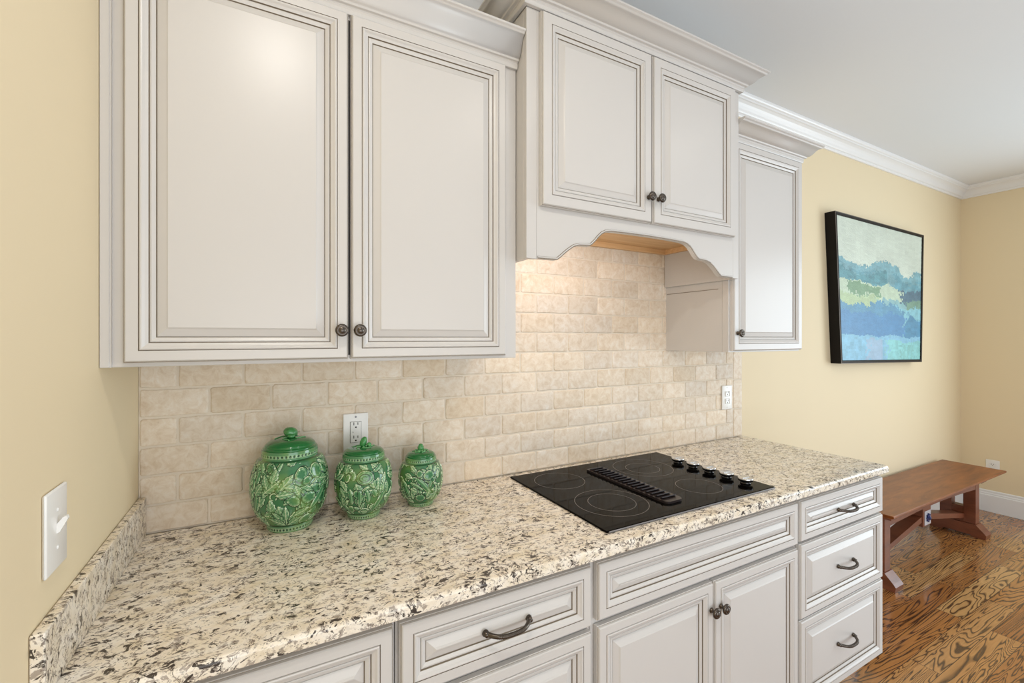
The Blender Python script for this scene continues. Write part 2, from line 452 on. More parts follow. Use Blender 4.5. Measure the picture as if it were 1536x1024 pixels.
# valance face frame: built as vertical strips between the arch and the top edge
bm = new_bm()
def strips(bm, arch, top, y0, y1, mi=0):
    lo = [[bm.verts.new((x, y, z)) for y in (y0, y1)] for x, z in arch]
    hi = [[bm.verts.new((x, y, top if not callable(top) else top(x, z))) for y in (y0, y1)] for x, z in arch]
    fs = []
    for i in range(len(arch)-1):
        a, b, cc, dd = lo[i], lo[i+1], hi[i+1], hi[i]
        fs += [bm.faces.new((a[0], b[0], cc[0], dd[0])), bm.faces.new((a[1], dd[1], cc[1], b[1])), bm.faces.new((a[0], a[1], b[1], b[0])), bm.faces.new((dd[0], cc[0], cc[1], dd[1]))]
    fs += [bm.faces.new((lo[0][0], hi[0][0], hi[0][1], lo[0][1])), bm.faces.new((lo[-1][0], lo[-1][1], hi[-1][1], hi[-1][0]))]
    bmesh.ops.recalc_face_normals(bm, faces=fs)
    for f in fs: f.material_index = mi
full = [(vm-.4665, arch[0][1])] + arch + [(vm+.4665, arch[-1][1])]
strips(bm, full, 1.90, HY+.0002, HY+.018)
obj('valance', bm, CAB, c)
# routed lip that follows the arch
bm = new_bm()
nrm = []
for i in range(len(arch)):
    p, q = Vector(arch[max(0, i-1)]), Vector(arch[min(len(arch)-1, i+1)]); t = (q-p).normalized(); nrm.append(Vector((-t.y, t.x)))
def lip(d0, d1, y, mi):
    A = [Vector(a)+n*d0 for a, n in zip(arch, nrm)]; B = [Vector(a)+n*d1 for a, n in zip(arch, nrm)]
    return A, B
rows = []
for dd, yy in ((-.0006, HY+.004), (-.0006, HY-.0004), (.0022, HY-.0006), (.0034, HY-.0030), (.0066, HY-.0030), (.0080, HY-.0002)):
    rows.append([bm.verts.new((a[0]+n.x*dd, yy, a[1]+n.y*dd)) for a, n in zip(arch, nrm)])
for k in range(len(rows)-1):
    for i in range(len(arch)-1):
        f = bm.faces.new((rows[k][i], rows[k][i+1], rows[k+1][i+1], rows[k+1][i])); f.material_index = 1 if k in (1, 4) else 0
obj('valance_bead', bm, CAB, c)
bm = new_bm(); box(bm, HX0, vm-.4668, HY, HY+.018, 1.6885, 2.445, 0, .0008, 1); box(bm, vm+.4668, HX1, HY, HY+.018, 1.6885, 2.445, 0, .0008, 1)
box(bm, vm-.4668, vm+.4668, HY+.0002, HY+.018, 1.9002, 2.445)
obj('face_frame', bm, CAB, c)
bm = new_bm(); box(bm, HX0+.0185, HX1-.0105, HY+.0185, YW-.012, 1.8660, 1.884); obj('soffit', bm, MAPLE, c)
bm = new_bm(); box(bm, HX0+.0185, HX1-.0105, -.0205, -.0022, 1.8436, 1.8655); obj('wood_rail', bm, MAPLE, c)
bm = new_bm(); box(bm, HX1-.026, HX1-.0105, HY+.0185, -.0210, 1.8436, 1.8655); obj('wood_rail', bm, MAPLE, c)
bm = new_bm(); box(bm, HX0+.0185, HX0+.034, HY+.0185, -.0210, 1.8436, 1.8655); obj('wood_rail', bm, MAPLE, c)
d = panel_part('door', c, 1.0335, 1.4890, 1.8500, 2.4400, HY-.0205, .034)
knob(d, 1.470, HY-.0205, 1.936)
d = panel_part('door', c, 1.4965, 1.9490, 1.8500, 2.4400, HY-.0205, .034)
knob(d, 1.517, HY-.0205, 1.936)
crown_part(c, lambda e: [(HX0-e, YW-.001), (HX0-e, HY-e), (HX1+e, HY-e), (HX1+e, YW-.001)], .082, .070, 2.446)
bm = new_bm(); box(bm, HX0+.002, HX1-.002, HY+.002, YW-.001, 2.4452, 2.514); obj('top_panel', bm, CAB, c)

# ---- wall cabinet right of the hood
RX0, RX1, RY = 1.9962, 2.5130, -.3333
c = thing('wall_cabinet', 'narrow cream wall cabinet with one raised-panel door, between the hood and the bare wall', 'cabinet', (2.254, -.16, 1.387))
bm = new_bm(); box(bm, RX0+.001, RX1, -.305, YW-.0004, 1.3870, 2.295, 0, .0008, 1); box(bm, RX0, RX1, RY, -.3055, 1.3870, 2.295, 0, .0008, 1)
obj('body', bm, CAB, c)
bm = new_bm(); box(bm, RX0-.0006, RX0+.0008, -.285, -.006, 1.655, 1.6572, 1); obj('side_groove', bm, CAB, c)
d = panel_part('door', c, 2.0060, 2.5050, 1.3930, 2.2680, RY-.0205, .029)
knob(d, 2.0265, RY-.0205, 1.467)
crown_part(c, lambda e: [(RX0, RY-e), (RX1+e, RY-e), (RX1+e, YW-.001)], .076, .072, 2.271)

# ------------------------------------------------------------------ base cabinets
YB, YBF = -.640, -.6175            # door faces / face-frame plane
def base(name, x0, x1, label, cat='cabinet'):
    c = thing(name, label, cat, ((x0+x1)/2, -.3, 0))
    bm = new_bm(); box(bm, x0+.0006, x1-.0006, YBF, YW-.0195, .102, .8835, 0, .001, 1)
    obj('body', bm, CAB, c)
    bm = new_bm(); box(bm, x0+.0006, x1-.0006, -.545, YW-.0195, .0006, .1015); obj('toe_kick', bm, CAB, c)
    return c
YB2 = YB
c = base('base_cabinet', .0010, .5335, 'cream base cabinet at the left end of the counter, next to the left wall')
panel_part('drawer', c, .060, .5270, .7115, .8665, YB2)
d = panel_part('door', c, .060, .5270, .115, .697, YB2); knob(d, .507, YB2, .62)
c = base('drawer_cabinet', .5345, 1.0395, 'cream drawer base with a dark bow pull, left of the cooktop base')
for z0, z1 in ((.7115, .8665), (.4376, .6970), (.1267, .4270)):
    d = panel_part('drawer', c, .5405, 1.0310, z0, z1, YB2); pull(d, .7858, YB2, (z0+z1)/2+.001)
c = base('cooktop_base_cabinet', 1.0405, 1.9600, 'wide cream base cabinet under the cooktop, with a blank false drawer front and two doors')
panel_part('false_drawer_front', c, 1.0515, 1.9525, .7170, .8665, YB2)
d = panel_part('door', c, 1.0515, 1.5000, .115, .7020, YB2); knob(d, 1.487, YB2, .622)
d = panel_part('door', c, 1.5065, 1.9525, .115, .7020, YB2); knob(d, 1.5315, YB2, .622)
c = base('drawer_cabinet', 1.9610, 2.5760, 'cream three-drawer base with dark bow pulls, at the right end of the counter')
for z0, z1 in ((.7205, .8665), (.4440, .7110), (.1250, .4375)):
    d = panel_part('drawer', c, 1.9680, 2.5730, z0, z1, YB2); pull(d, 2.272, YB2, (z0+z1)/2-.002)

# ------------------------------------------------------------------ granite
bm = new_bm()
prof = [(-.002, .884), (-.6480, .884), (-.6520, .8848), (-.6536, .8868), (-.6536, .9055), (-.6529, .9088), (-.6510, .9116), (-.6482, .9134), (-.6449, .914), (-.002, .914)]
prism(bm, prof, 'x', .0012, 2.5890)
es = [e for e in bm.edges if all(abs(v.co.x-2.589) < 1e-5 for v in e.verts) and (all(v.co.z > .9075 for v in e.verts))]
bmesh.ops.bevel(bm, geom=es, offset=.006, segments=3, affect='EDGES')
o = obj('countertop', bm, GRANITE); tag(o, 'long cream granite countertop with dark brown flecks over the base cabinets', 'countertop')
bm = new_bm(); box(bm, .0010, .0180, -.6430, -.0020, .9144, 1.0167, 0, .002, 2)
o = obj('side_splash', bm, GRANITE); tag(o, 'low upright granite splash strip along the yellow left wall', 'splash')

# ------------------------------------------------------------------ cooktop
KX0, KX1, KY0, KY1, KZ = 1.117, 1.887, -.595, -.042, .9145
c = thing('cooktop', 'black glass electric cooktop with downdraft vent and five knobs set in the granite', 'cooktop', (1.50, -.32, KZ))
bm = new_bm(); box(bm, KX0, KX1, KY0, KY1, KZ, .9200, 0, .0022, 3); obj('glass_top', bm, GLASS, c)
bm = new_bm(); box(bm, KX0+.006, KX1-.006, KY0-.0045, KY0-.0004, KZ, .9190, 0, .001, 1); obj('front_trim', bm, STEEL, c)
def ring(r, x, y, w=.0009):
    bm = new_bm(); n = 72
    A = [[bm.verts.new((x+(r+dr)*math.cos(k/n*2*math.pi), y+(r+dr)*math.sin(k/n*2*math.pi), z)) for k in range(n)] for dr, z in ((-w, .92005), (-w, .9203), (w, .9203), (w, .92005))]
    for a, b in zip(A, A[1:]):
        for k in range(n): bm.faces.new((a[k], b[k], b[(k+1) % n], a[(k+1) % n]))
    bmesh.ops.recalc_face_normals(bm, faces=bm.faces[:])
    obj('burner_ring', bm, RINGM, c)
ring(.117, 1.276, -.432); ring(.076, 1.278, -.432); ring(.0925, 1.255, -.172); ring(.078, 1.656, -.460); ring(.118, 1.648, -.196); ring(.067, 1.640, -.203)
# vent
bm = new_bm()
vx0, vx1, vy0, vy1 = 1.415, 1.494, -.535, -.125
pts = []
for cx, cy, a0 in ((vx1-.02, vy0+.02, -90), (vx1-.006, vy1-.006, 0), (vx0+.006, vy1-.006, 90), (vx0+.02, vy0+.02, 180)):
    rr = .02 if cy < -.3 else .006
    for k in range(6): a = math.radians(a0+k*18); pts.append((cx+rr*math.cos(a), cy+rr*math.sin(a)))
prism(bm, pts, 'z', .9204, .9275)
for k in range(17):
    y = vy1-.016-k*.0225
    bmesh.ops.create_cube(bm, size=1, matrix=Matrix.Translation(((vx0+vx1)/2, y, .9290)) @ Matrix.Rotation(math.radians(-30), 4, 'X') @ Matrix.Diagonal((.064, .016, .0030, 1)))
obj('vent_grille', bm, GRILLE, c)
for k in range(5):
    x, y = 1.829, -.217-.0763*k
    bm = new_bm()
    lathe(bm, [(0, .9202), (.0175, .9202), (.0180, .9235), (.0155, .9260), (.0165, .9285), (.0240, .9305), (.0250, .9330), (.0250, .9368)], (x, y, 0), (0, 0, 1), 36)
    kn = obj('control_knob', bm, KNOBBLK, c)
    bm = new_bm(); lathe(bm, [(.0251, .9366), (.0253, .9405), (.0240, .9420), (.0205, .9412), (.0120, .9405), (0, .9405)], (x, y, 0), (0, 0, 1), 36)
    box(bm, x-.019, x+.019, y-.0030, y+.0030, .9400, .9430, 0, .001, 1)
    obj('knob_cap', bm, CHROME, kn)

# ------------------------------------------------------------------ switch and outlets
c = thing('light_switch', 'white toggle light switch on the yellow left wall', 'switch', (0, -.558, 1.140))
bm = new_bm(); box(bm, .0004, .0062, -.600, -.5155, 1.0755, 1.2060, 0, .0035, 3); obj('plate', bm, PLASTIC, c, True)
bm = new_bm(); prism(bm, [(.0055, 1.133), (.0100, 1.136), (.0195, 1.1555), (.0180, 1.1600), (.0135, 1.1585), (.0055, 1.148)], 'y', -.5612, -.5536)
obj('toggle', bm, PLASTIC, c)
for z in (1.1105, 1.171):
    bm = new_bm(); lathe(bm, [(.0032, .0063), (.0030, .0076), (0, .0080)], (0, -.558, z), (1, 0, 0), 14); obj('screw', bm, PLASTIC, c)
def outlet(cx, cz, w, h, label, group=None, plane='back', y=-.0018, decora=True):
    c = thing('wall_outlet', label, 'outlet', (cx, y, cz) if plane == 'back' else (XR, cx, cz))
    def fix(bm):
        if plane != 'back':
            M = Matrix.Translation((XR, cx, cz)) @ Matrix.Rotation(math.radians(-90), 4, 'Z') @ Matrix.Translation((-cx, -y, -cz))
            bmesh.ops.transform(bm, matrix=M, verts=bm.verts[:])
        return bm
    bm = new_bm(); box(bm, cx-w/2, cx+w/2, y-.0062, y-.0002, cz-h/2, cz+h/2, 0, .0028, 3); obj('plate', fix(bm), PLASTIC, c, True)
    bm = new_bm()
    if decora:
        box(bm, cx-.0178, cx+.0178, y-.0066, y-.0063, cz-.0345, cz+.0345, 1); box(bm, cx-.0168, cx+.0168, y-.0080, y-.0064, cz-.0335, cz+.0335, 0, .0006, 1)
    else:
        for s in (-1, 1): box(bm, cx-.0168, cx+.0168, y-.0080, y-.0063, cz+s*.0195-.014, cz+s*.0195+.014, 0, .004, 3)
    for s in (-1, 1):
        zc = cz+s*.0215+.002
        for dx, hh in ((-.0064, .0046), (.0064, .0038)): box(bm, cx+dx-.0011, cx+dx+.0011, y-.0086, y-.0078, zc+.004-hh, zc+.004+hh, 1)
        lathe(bm, [(0, .0086), (.0026, .0086), (.0026, .0079)], (cx, y, zc-.0075), (0, -1, 0), 14, 1)
    if decora: box(bm, cx-.0098, cx-.0082, y-.0086, y-.0079, cz-.002, cz+.002, 1)
    obj('receptacle', fix(bm), [PLASTIC, DARKSLOT], c)
    for s in (-1, 1):
        bm = new_bm(); lathe(bm, [(.0030, .0063), (.0028, .0074), (0, .0077)], (cx, y, cz+s*(h/2-.011)), (0, -1, 0), 14); obj('screw', fix(bm), STEEL if decora else PLASTIC, c)
    return c
outlet(.5605, 1.1395, .079, .122, 'white wall outlet on the tile behind the green canisters')
outlet(2.442, 1.1325, .080, .126, 'white wall outlet on the tile right of the cooktop, under the narrow cabinet', decora=False)
outlet(-.187, .370, .082, .125, 'cream wall outlet low on the far right wall behind the end of the bench', plane='right', y=-.0006, decora=False)

# ------------------------------------------------------------------ canisters
def m_glazegreen():
    m = mat('green_majolica_glaze', lin(40, 110, 60), .12, coat=.4); n = NT(m)
    a = n.attr('relief'); v = n.coord()
    rel = n.ramp(a.outputs['Fac'], [(0.0, lin(14, 48, 30)), (.2, lin(28, 80, 46)), (.45, lin(60, 120, 76)), (.7, lin(118, 160, 116)), (1, lin(214, 224, 186))])
    yel = n.ramp(n.noise(v, 14, 2), [(.5, BW(0)), (.68, BW(1))])
    c = n.mix(n.math('MULTIPLY', yel, .30), rel, lin(150, 176, 70), 'MIX')
    n.l(c, n.b.inputs['Base Color']); return m
GREEN = m_glazegreen()
GREENLID = mat('green_lid_glaze', lin(22, 104, 48), .1, coat=.5)
def relief(S, T, shapes):
    """returns displacement (0..1) and colour value (0..1) on unwrapped coordinates S,T (metres)"""
    H = np.zeros_like(S); C = np.full_like(S, .40)
    for kind, s, t, ang, L, Wd in shapes:
        ca, sa = math.cos(ang), math.sin(ang)
        u = (S-s)*ca + (T-t)*sa; w = -(S-s)*sa + (T-t)*ca
        if kind == 'leaf':
            k = np.clip(u/L, 0, 1); prof = np.sin(np.pi*np.clip(k, 0, 1)**.8)
            lob = Wd*prof*(.74+.26*np.abs(np.cos(k*np.pi*4.5)))
            ins = (u > 0) & (u < L); d = np.where(ins, lob-np.abs(w), -1)
            vein = np.exp(-(w/.0010)**2) + .8*np.exp(-((np.mod(u-np.abs(w)*1.1, L/5)-L/10)/.0009)**2)
            h = np.clip(d/.0022, 0, 1); col = np.where(d < .0017, 1.0, .56+.42*np.clip(vein, 0, 1))
            hh = h*(.75+.25*np.clip(vein, 0, 1))
        elif kind == 'fruit':
            q = np.sqrt((u/L)**2+(w/Wd)**2); d = (1-q)*min(L, Wd)
            h = np.clip(d/.004, 0, 1)**.5; a = np.arctan2(w, u)
            seg = .10*np.cos(a*7)*np.clip(q*1.3, 0, 1)
            col = np.where(d < .0017, 1.0, .42+seg+.28*np.exp(-((q-.72)/.10)**2)); hh = h
        elif kind == 'rod':                        # cucumber, pepper, bean
            bend = .10*L*((u/L)**2); w2 = w-bend; e = np.clip(np.abs(u)/L, 0, 1)
            rad = Wd*np.sqrt(np.clip(1-e**3.0, 0, 1)); d = np.where(np.abs(u) < L, rad-np.abs(w2), -1)
            h = np.clip(d/.004, 0, 1)**.5
            col = np.where(d < .0017, 1.0, .45+.35*np.exp(-((w2+Wd*.25)/.0016)**2)); hh = h
        else:                                      # curl
            r = np.sqrt(u*u+w*w); a = np.arctan2(w, u); d = .0016-np.abs(r-(L*.6+L*.25*np.sin(a)))
            d = np.where(a > -2.2, d, -1); h = np.clip(d/.0016, 0, 1); col = np.full_like(S, .95); hh = h*.7
        m = (d > 0) & (hh+.25 > H)
        C = np.where(m, col, np.where((d > -.0021) & (d <= 0), np.minimum(C, .03), C)); H = np.where(m, hh, H)
    return H, C
def canister(name, label, cx, cy, prof, R, zb, zt, shapes, fill, amp, lid_r, lid_z, knobf, seed):
    """prof: function z01 -> radius"""
    c = thing(name, label, 'canister', (cx, cy, .9144), 'green ceramic vegetable canisters')
    rnd = random.Random(seed)
    th0 = math.atan2(cam.location.y-cy, cam.location.x-cx)
    nt, nz = 320, 190
    ang = np.linspace(0, 2*np.pi, nt, endpoint=False)
    zz = np.linspace(0, 1, nz)
    A, Z = np.meshgrid(ang, zz); Hh = zt-zb
    rad = np.array([prof(z) for z in zz])[:, None]*np.ones_like(A)
    S = ((A+np.pi) % (2*np.pi)-np.pi)*R; T = Z*Hh
    # fill the field behind and between the hand-placed motifs
    sh = []
    for k in range(fill):
        s = rnd.uniform(-math.pi*R, math.pi*R); t = rnd.uniform(.11, .88)*Hh
        kd = rnd.choice(['leaf', 'leaf', 'leaf', 'leaf', 'fruit', 'rod', 'curl'])
        if kd == 'leaf': sh.append((kd, s, t, rnd.uniform(0, 6.28), R*rnd.uniform(.38, .56), R*rnd.uniform(.11, .16)))
        elif kd == 'fruit': sh.append((kd, s, t, rnd.uniform(0, 6.28), R*rnd.uniform(.12, .2), R*rnd.uniform(.10, .15)))
        elif kd == 'rod': sh.append((kd, s, t, rnd.uniform(0, 6.28), R*rnd.uniform(.16, .26), R*rnd.uniform(.05, .08)))
        else: sh.append((kd, s, t, rnd.uniform(0, 6.28), R*rnd.uniform(.10, .16), 0))
    sh += [(k, R*math.asin(max(-.99, min(.99, a))), b*Hh, g, l*R, w*R) for k, a, b, g, l, w in shapes]
    Hd, Cc = relief(S, T, sh)
    fade = np.clip((Z-.085)/.03, 0, 1)*np.clip((.897-Z)/.02, 0, 1)
    foot = (Z < .075); neck = (Z > .90)
    rr = rad + amp*Hd*fade
    Cc = np.where(fade > .5, Cc, .18)
    nd = 44
    dots = np.cos(A*nd); dfoot = (dots > .1) & (np.abs(Z-.036) < .013*np.sqrt(np.clip(dots, 0, 1))+.001); dneck = (dots > .1) & (np.abs(Z-.945) < .013*np.sqrt(np.clip(dots, 0, 1))+.001)
    Cc = np.where(foot, np.where(np.abs(Z-.036) < .024, .78, .60), Cc); Cc = np.where(dfoot, .04, Cc)
    Cc = np.where(neck, np.where(np.abs(Z-.945) < .022, .74, .5), Cc); Cc = np.where(dneck, .04, Cc)
    rr = rr - np.where(dfoot | dneck, amp*.5, 0)
    Ax = A+th0
    X = cx+rr*np.cos(Ax); Y = cy+rr*np.sin(Ax); ZZ = zb+Z*Hh
    verts = np.stack([X, Y, ZZ], -1).reshape(-1, 3).tolist(); cols = Cc.reshape(-1).tolist()
    faces = []
    for j in range(nz-1):
        for i in range(nt):
            i2 = (i+1) % nt; faces.append((j*nt+i, j*nt+i2, (j+1)*nt+i2, (j+1)*nt+i))
    faces.append(tuple(range(nt))[::-1])
    faces.append(tuple((nz-1)*nt+i for i in range(nt)))
    me = bpy.data.meshes.new('body'); me.from_pydata([(a-cx, b-cy, d-.9144) for a, b, d in verts], [], faces)
    at = me.attributes.new('relief', 'FLOAT', 'POINT'); at.data.foreach_set('value', cols)
    me.materials.append(GREEN)
    me.polygons.foreach_set('use_smooth', [True]*len(faces))
    o = bpy.data.objects.new('body', me); COL.objects.link(o); o.parent = c; ROOT[o.name] = (cx, cy, .9144)
    # lid
    bm = new_bm(); h = lid_z-zt
    lp = [(lid_r, zt+.0004), (lid_r*1.02, zt+.003), (lid_r*.985, zt+.006)] + [(lid_r*.965*math.cos(k/10*math.pi/2*.97), zt+.006+(h-.006)*math.sin(k/10*math.pi/2)) for k in range(0, 11)] + [(0, lid_z)]
    lathe(bm, lp, (cx, cy, 0), (0, 0, 1), 64)
    lid = obj('lid', bm, GREENLID, c)
    knobf(lid, cx, cy, lid_z, lid_r, lp)
    return c
KNOBGREEN = mat('green_knob_glaze', lin(64, 138, 74), .12, coat=.4)
PALEGREEN = mat('pale_green_vine_glaze', lin(104, 168, 108), .15, coat=.4)
def blob(bm, c, r, rot=0, axis='Y', seg=20, ribs=0):
    M = Matrix.Translation(c) @ Matrix.Rotation(rot, 4, axis)
    rr = bmesh.ops.create_uvsphere(bm, u_segments=seg, v_segments=14, radius=1)
    for v in rr['verts']:
        a = math.atan2(v.co.y, v.co.x); k = 1+(.07*math.cos(a*ribs) if ribs else 0)
        v.co = M @ Vector((v.co.x*r[0]*k, v.co.y*r[1]*k, v.co.z*r[2]))
        for f in v.link_faces: f.smooth = True
def lid_height(lp, r):
    q = [(a, b) for a, b in lp[3:]]
    for (a, b), (c2, d2) in zip(q, q[1:]):
        if c2 <= r <= a: return b+(d2-b)*(a-r)/(a-c2+1e-9)
    return lp[-1][1]
def vines(lid, cx, cy, lp, lid_r, n, star=False):
    bm = new_bm()
    for k in range(n):
        a0 = k/n*2*math.pi+.4; pts = []
        for i in range(14):
            t = i/13; r = lid_r*(.10+.48*t); a = a0+(.9*t+.25*math.sin(t*9) if not star else .35*math.sin(t*12))
            pts.append((cx+r*math.cos(a), cy+r*math.sin(a), lid_height(lp, r)+.0010))
        tube(bm, pts, [.0024*(1-.5*i/13) for i in range(14)], 8)
    obj('vine_relief', bm, PALEGREEN, lid)
def knob_big(lid, cx, cy, z, r, lp):
    vines(lid, cx, cy, lp, r, 4)
    bm = new_bm(); blob(bm, (cx+.001, cy, z+.0125), (.0180, .0165, .0145), .25, 'Y', 24, 6); blob(bm, (cx+.002, cy-.0150, z+.004), (.010, .008, .006), 0)
    obj('knob', bm, KNOBGREEN, lid)
def knob_mid(lid, cx, cy, z, r, lp):
    vines(lid, cx, cy, lp, r, 5)
    bm = new_bm(); blob(bm, (cx-.001, cy, z+.0130), (.0095, .0100, .0165), .35, 'Y', 20, 4); blob(bm, (cx+.0145, cy-.004, z+.004), (.008, .007, .007), .3)
    obj('knob', bm, KNOBGREEN, lid)
def knob_small(lid, cx, cy, z, r, lp):
    vines(lid, cx, cy, lp, r, 7, True)
    bm = new_bm(); blob(bm, (cx, cy, z+.008), (.0105, .0105, .0110), 0, 'Y', 20, 5); blob(bm, (cx, cy, z+.0165), (.007, .007, .005), 0)
    obj('knob', bm, KNOBGREEN, lid)
def jar_profile(rb, rm, rn):
    K = [(0, rb*.95), (.02, rb), (.07, rb), (.085, rb*.98), (.12, rb*1.12+.004), (.22, rm*.86), (.34, rm*.955), (.48, rm), (.60, rm*1.0), (.70, rm*.975), (.80, rm*.915), (.88, rm*.83), (.905, rn*.98), (.92, rn), (.97, rn), (1.0, rn*.985)]
    def f(z):
        for (a, b), (c2, d2) in zip(K, K[1:]):
            if a <= z <= c2:
                t = (z-a)/(c2-a)
                return b+(d2-b)*t
        return K[-1][1]
    zs = np.linspace(0, 1, 401); raw = np.array([f(z) for z in zs]); ker = np.ones(9)/9
    sm = np.convolve(np.pad(raw, 4, mode='edge'), ker, 'valid')
    return lambda z: float(np.interp(z, zs, sm))
D = math.radians
big = [('leaf', -.62, .55, D(40), .55, .13), ('leaf', -.45, .66, D(75), .42, .12), ('leaf', -.25, .58, D(50), .52, .13), ('leaf', -.35, .52, D(5), .50, .12), ('leaf', -.55, .60, D(110), .42, .11), ('leaf', -.15, .62, D(-15), .42, .11),
       ('fruit', .28, .74, D(60), .20, .15), ('fruit', .68, .75, 0, .20, .20), ('fruit', .46, .45, 0, .19, .16), ('rod', .72, .42, D(55), .34, .10), ('rod', -.84, .40, D(70), .26, .11), ('fruit', .42, .66, D(20), .14, .10),
       ('leaf', -.12, .12, D(90), .60, .12), ('leaf', -.15, .12, D(125), .58, .12), ('leaf', -.05, .12, D(58), .58, .12), ('leaf', -.10, .12, D(28), .55, .12), ('leaf', -.15, .12, D(152), .55, .12), ('fruit', .45, .17, D(20), .20, .12), ('leaf', .12, .62, D(-70), .30, .10), ('leaf', .1, .25, D(20), .45, .11)]
mid = [('leaf', -.75, .25, D(80), .55, .13), ('leaf', -.62, .40, D(120), .45, .12), ('leaf', .80, .40, D(95), .5, .13), ('leaf', .65, .55, D(70), .45, .12), ('fruit', .05, .70, 0, .30, .24), ('fruit', .03, .70, 0, .16, .12),
       ('rod', -.42, .42, D(95), .28, .085), ('rod', -.12, .40, D(86), .28, .085), ('rod', .14, .42, D(100), .24, .08), ('rod', .55, .30, D(60), .42, .11), ('fruit', -.55, .70, D(70), .16, .09), ('rod', -.35, .72, D(80), .14, .08), ('leaf', -.25, .16, D(10), .5, .13), ('leaf', .15, .15, D(170), .3, .12), ('rod', -.62, .20, D(-50), .25, .07), ('rod', .38, .45, D(115), .16, .09)]
small = [('leaf', -.7, .72, D(-20), .45, .13), ('rod', -.62, .42, D(112), .40, .11), ('rod', .12, .52, D(130), .40, .12), ('rod', -.18, .50, D(150), .32, .08), ('fruit', .38, .70, D(15), .26, .20), ('rod', .42, .52, D(80), .16, .08), ('leaf', .75, .60, D(80), .4, .12), ('fruit', -.02, .24, 0, .25, .19), ('fruit', -.05, .74, 0, .15, .15), ('leaf', .55, .15, D(60), .55, .13), ('leaf', -.40, .12, D(160), .42, .12), ('leaf', .7, .3, D(95), .4, .12)]
canister('canister', 'largest of the three green relief canisters, nearest the left wall', .3630, -.1150, jar_profile(.0600, .0985, .0730), .0985, .9146, 1.1360, big, 200, .0036, .0690, 1.1660, knob_big, 1)
canister('canister', 'middle-sized green ceramic canister with tomato and pepper relief, standing in front of the outlet', .5620, -.1360, jar_profile(.0475, .0810, .0610), .0810, .9146, 1.1030, mid, 160, .0032, .0565, 1.1200, knob_mid, 2)
canister('canister', 'smallest of the three green ceramic canisters, rightmost of the row toward the cooktop', .7420, -.1270, jar_profile(.0410, .0685, .0495), .0685, .9146, 1.0660, small, 140, .0029, .0455, 1.0840, knob_small, 3)

# ------------------------------------------------------------------ painting
PY = -.0540
TL, TR, BL, BR = (3.418, 2.241), (4.686, 2.226), (3.491, 1.284), (4.650, 1.264)
def bil(u, v, ins=0):
    a = Vector(BL)*(1-u)*(1-v)+Vector(BR)*u*(1-v)+Vector(TL)*(1-u)*v+Vector(TR)*u*v; return a
c = thing('framed_painting', 'abstract blue and green landscape painting in a thin black frame on the yellow wall', 'painting', (4.06, 0, 1.26))
bm = new_bm()
def loop(iu, iv, y): return [bm.verts.new((bil(u, v).x, y, bil(u, v).y)) for u, v in ((iu, iv), (1-iu, iv), (1-iu, 1-iv), (iu, 1-iv))]
R = [(loop(0, 0, YW-.001), 0), (loop(0, 0, PY), 0), (loop(.004, .004, PY), 1), (loop(.007, .008, PY+.001), 0), (loop(.017, .020, PY+.001), 0), (loop(.0175, .0205, PY+.022), 0)]
fs = [bm.faces.new(R[0][0])]
for (a, _), (b, mi) in zip(R, R[1:]):
    for i in range(4):
        f = bm.faces.new((a[i], a[(i+1) % 4], b[(i+1) % 4], b[i])); f.material_index = mi
        fs.append(f)
fs.append(bm.faces.new(R[-1][0]))
bmesh.ops.recalc_face_normals(bm, faces=fs)
obj('frame', bm, [FRAMEBLK, FRAMEEDGE], c)
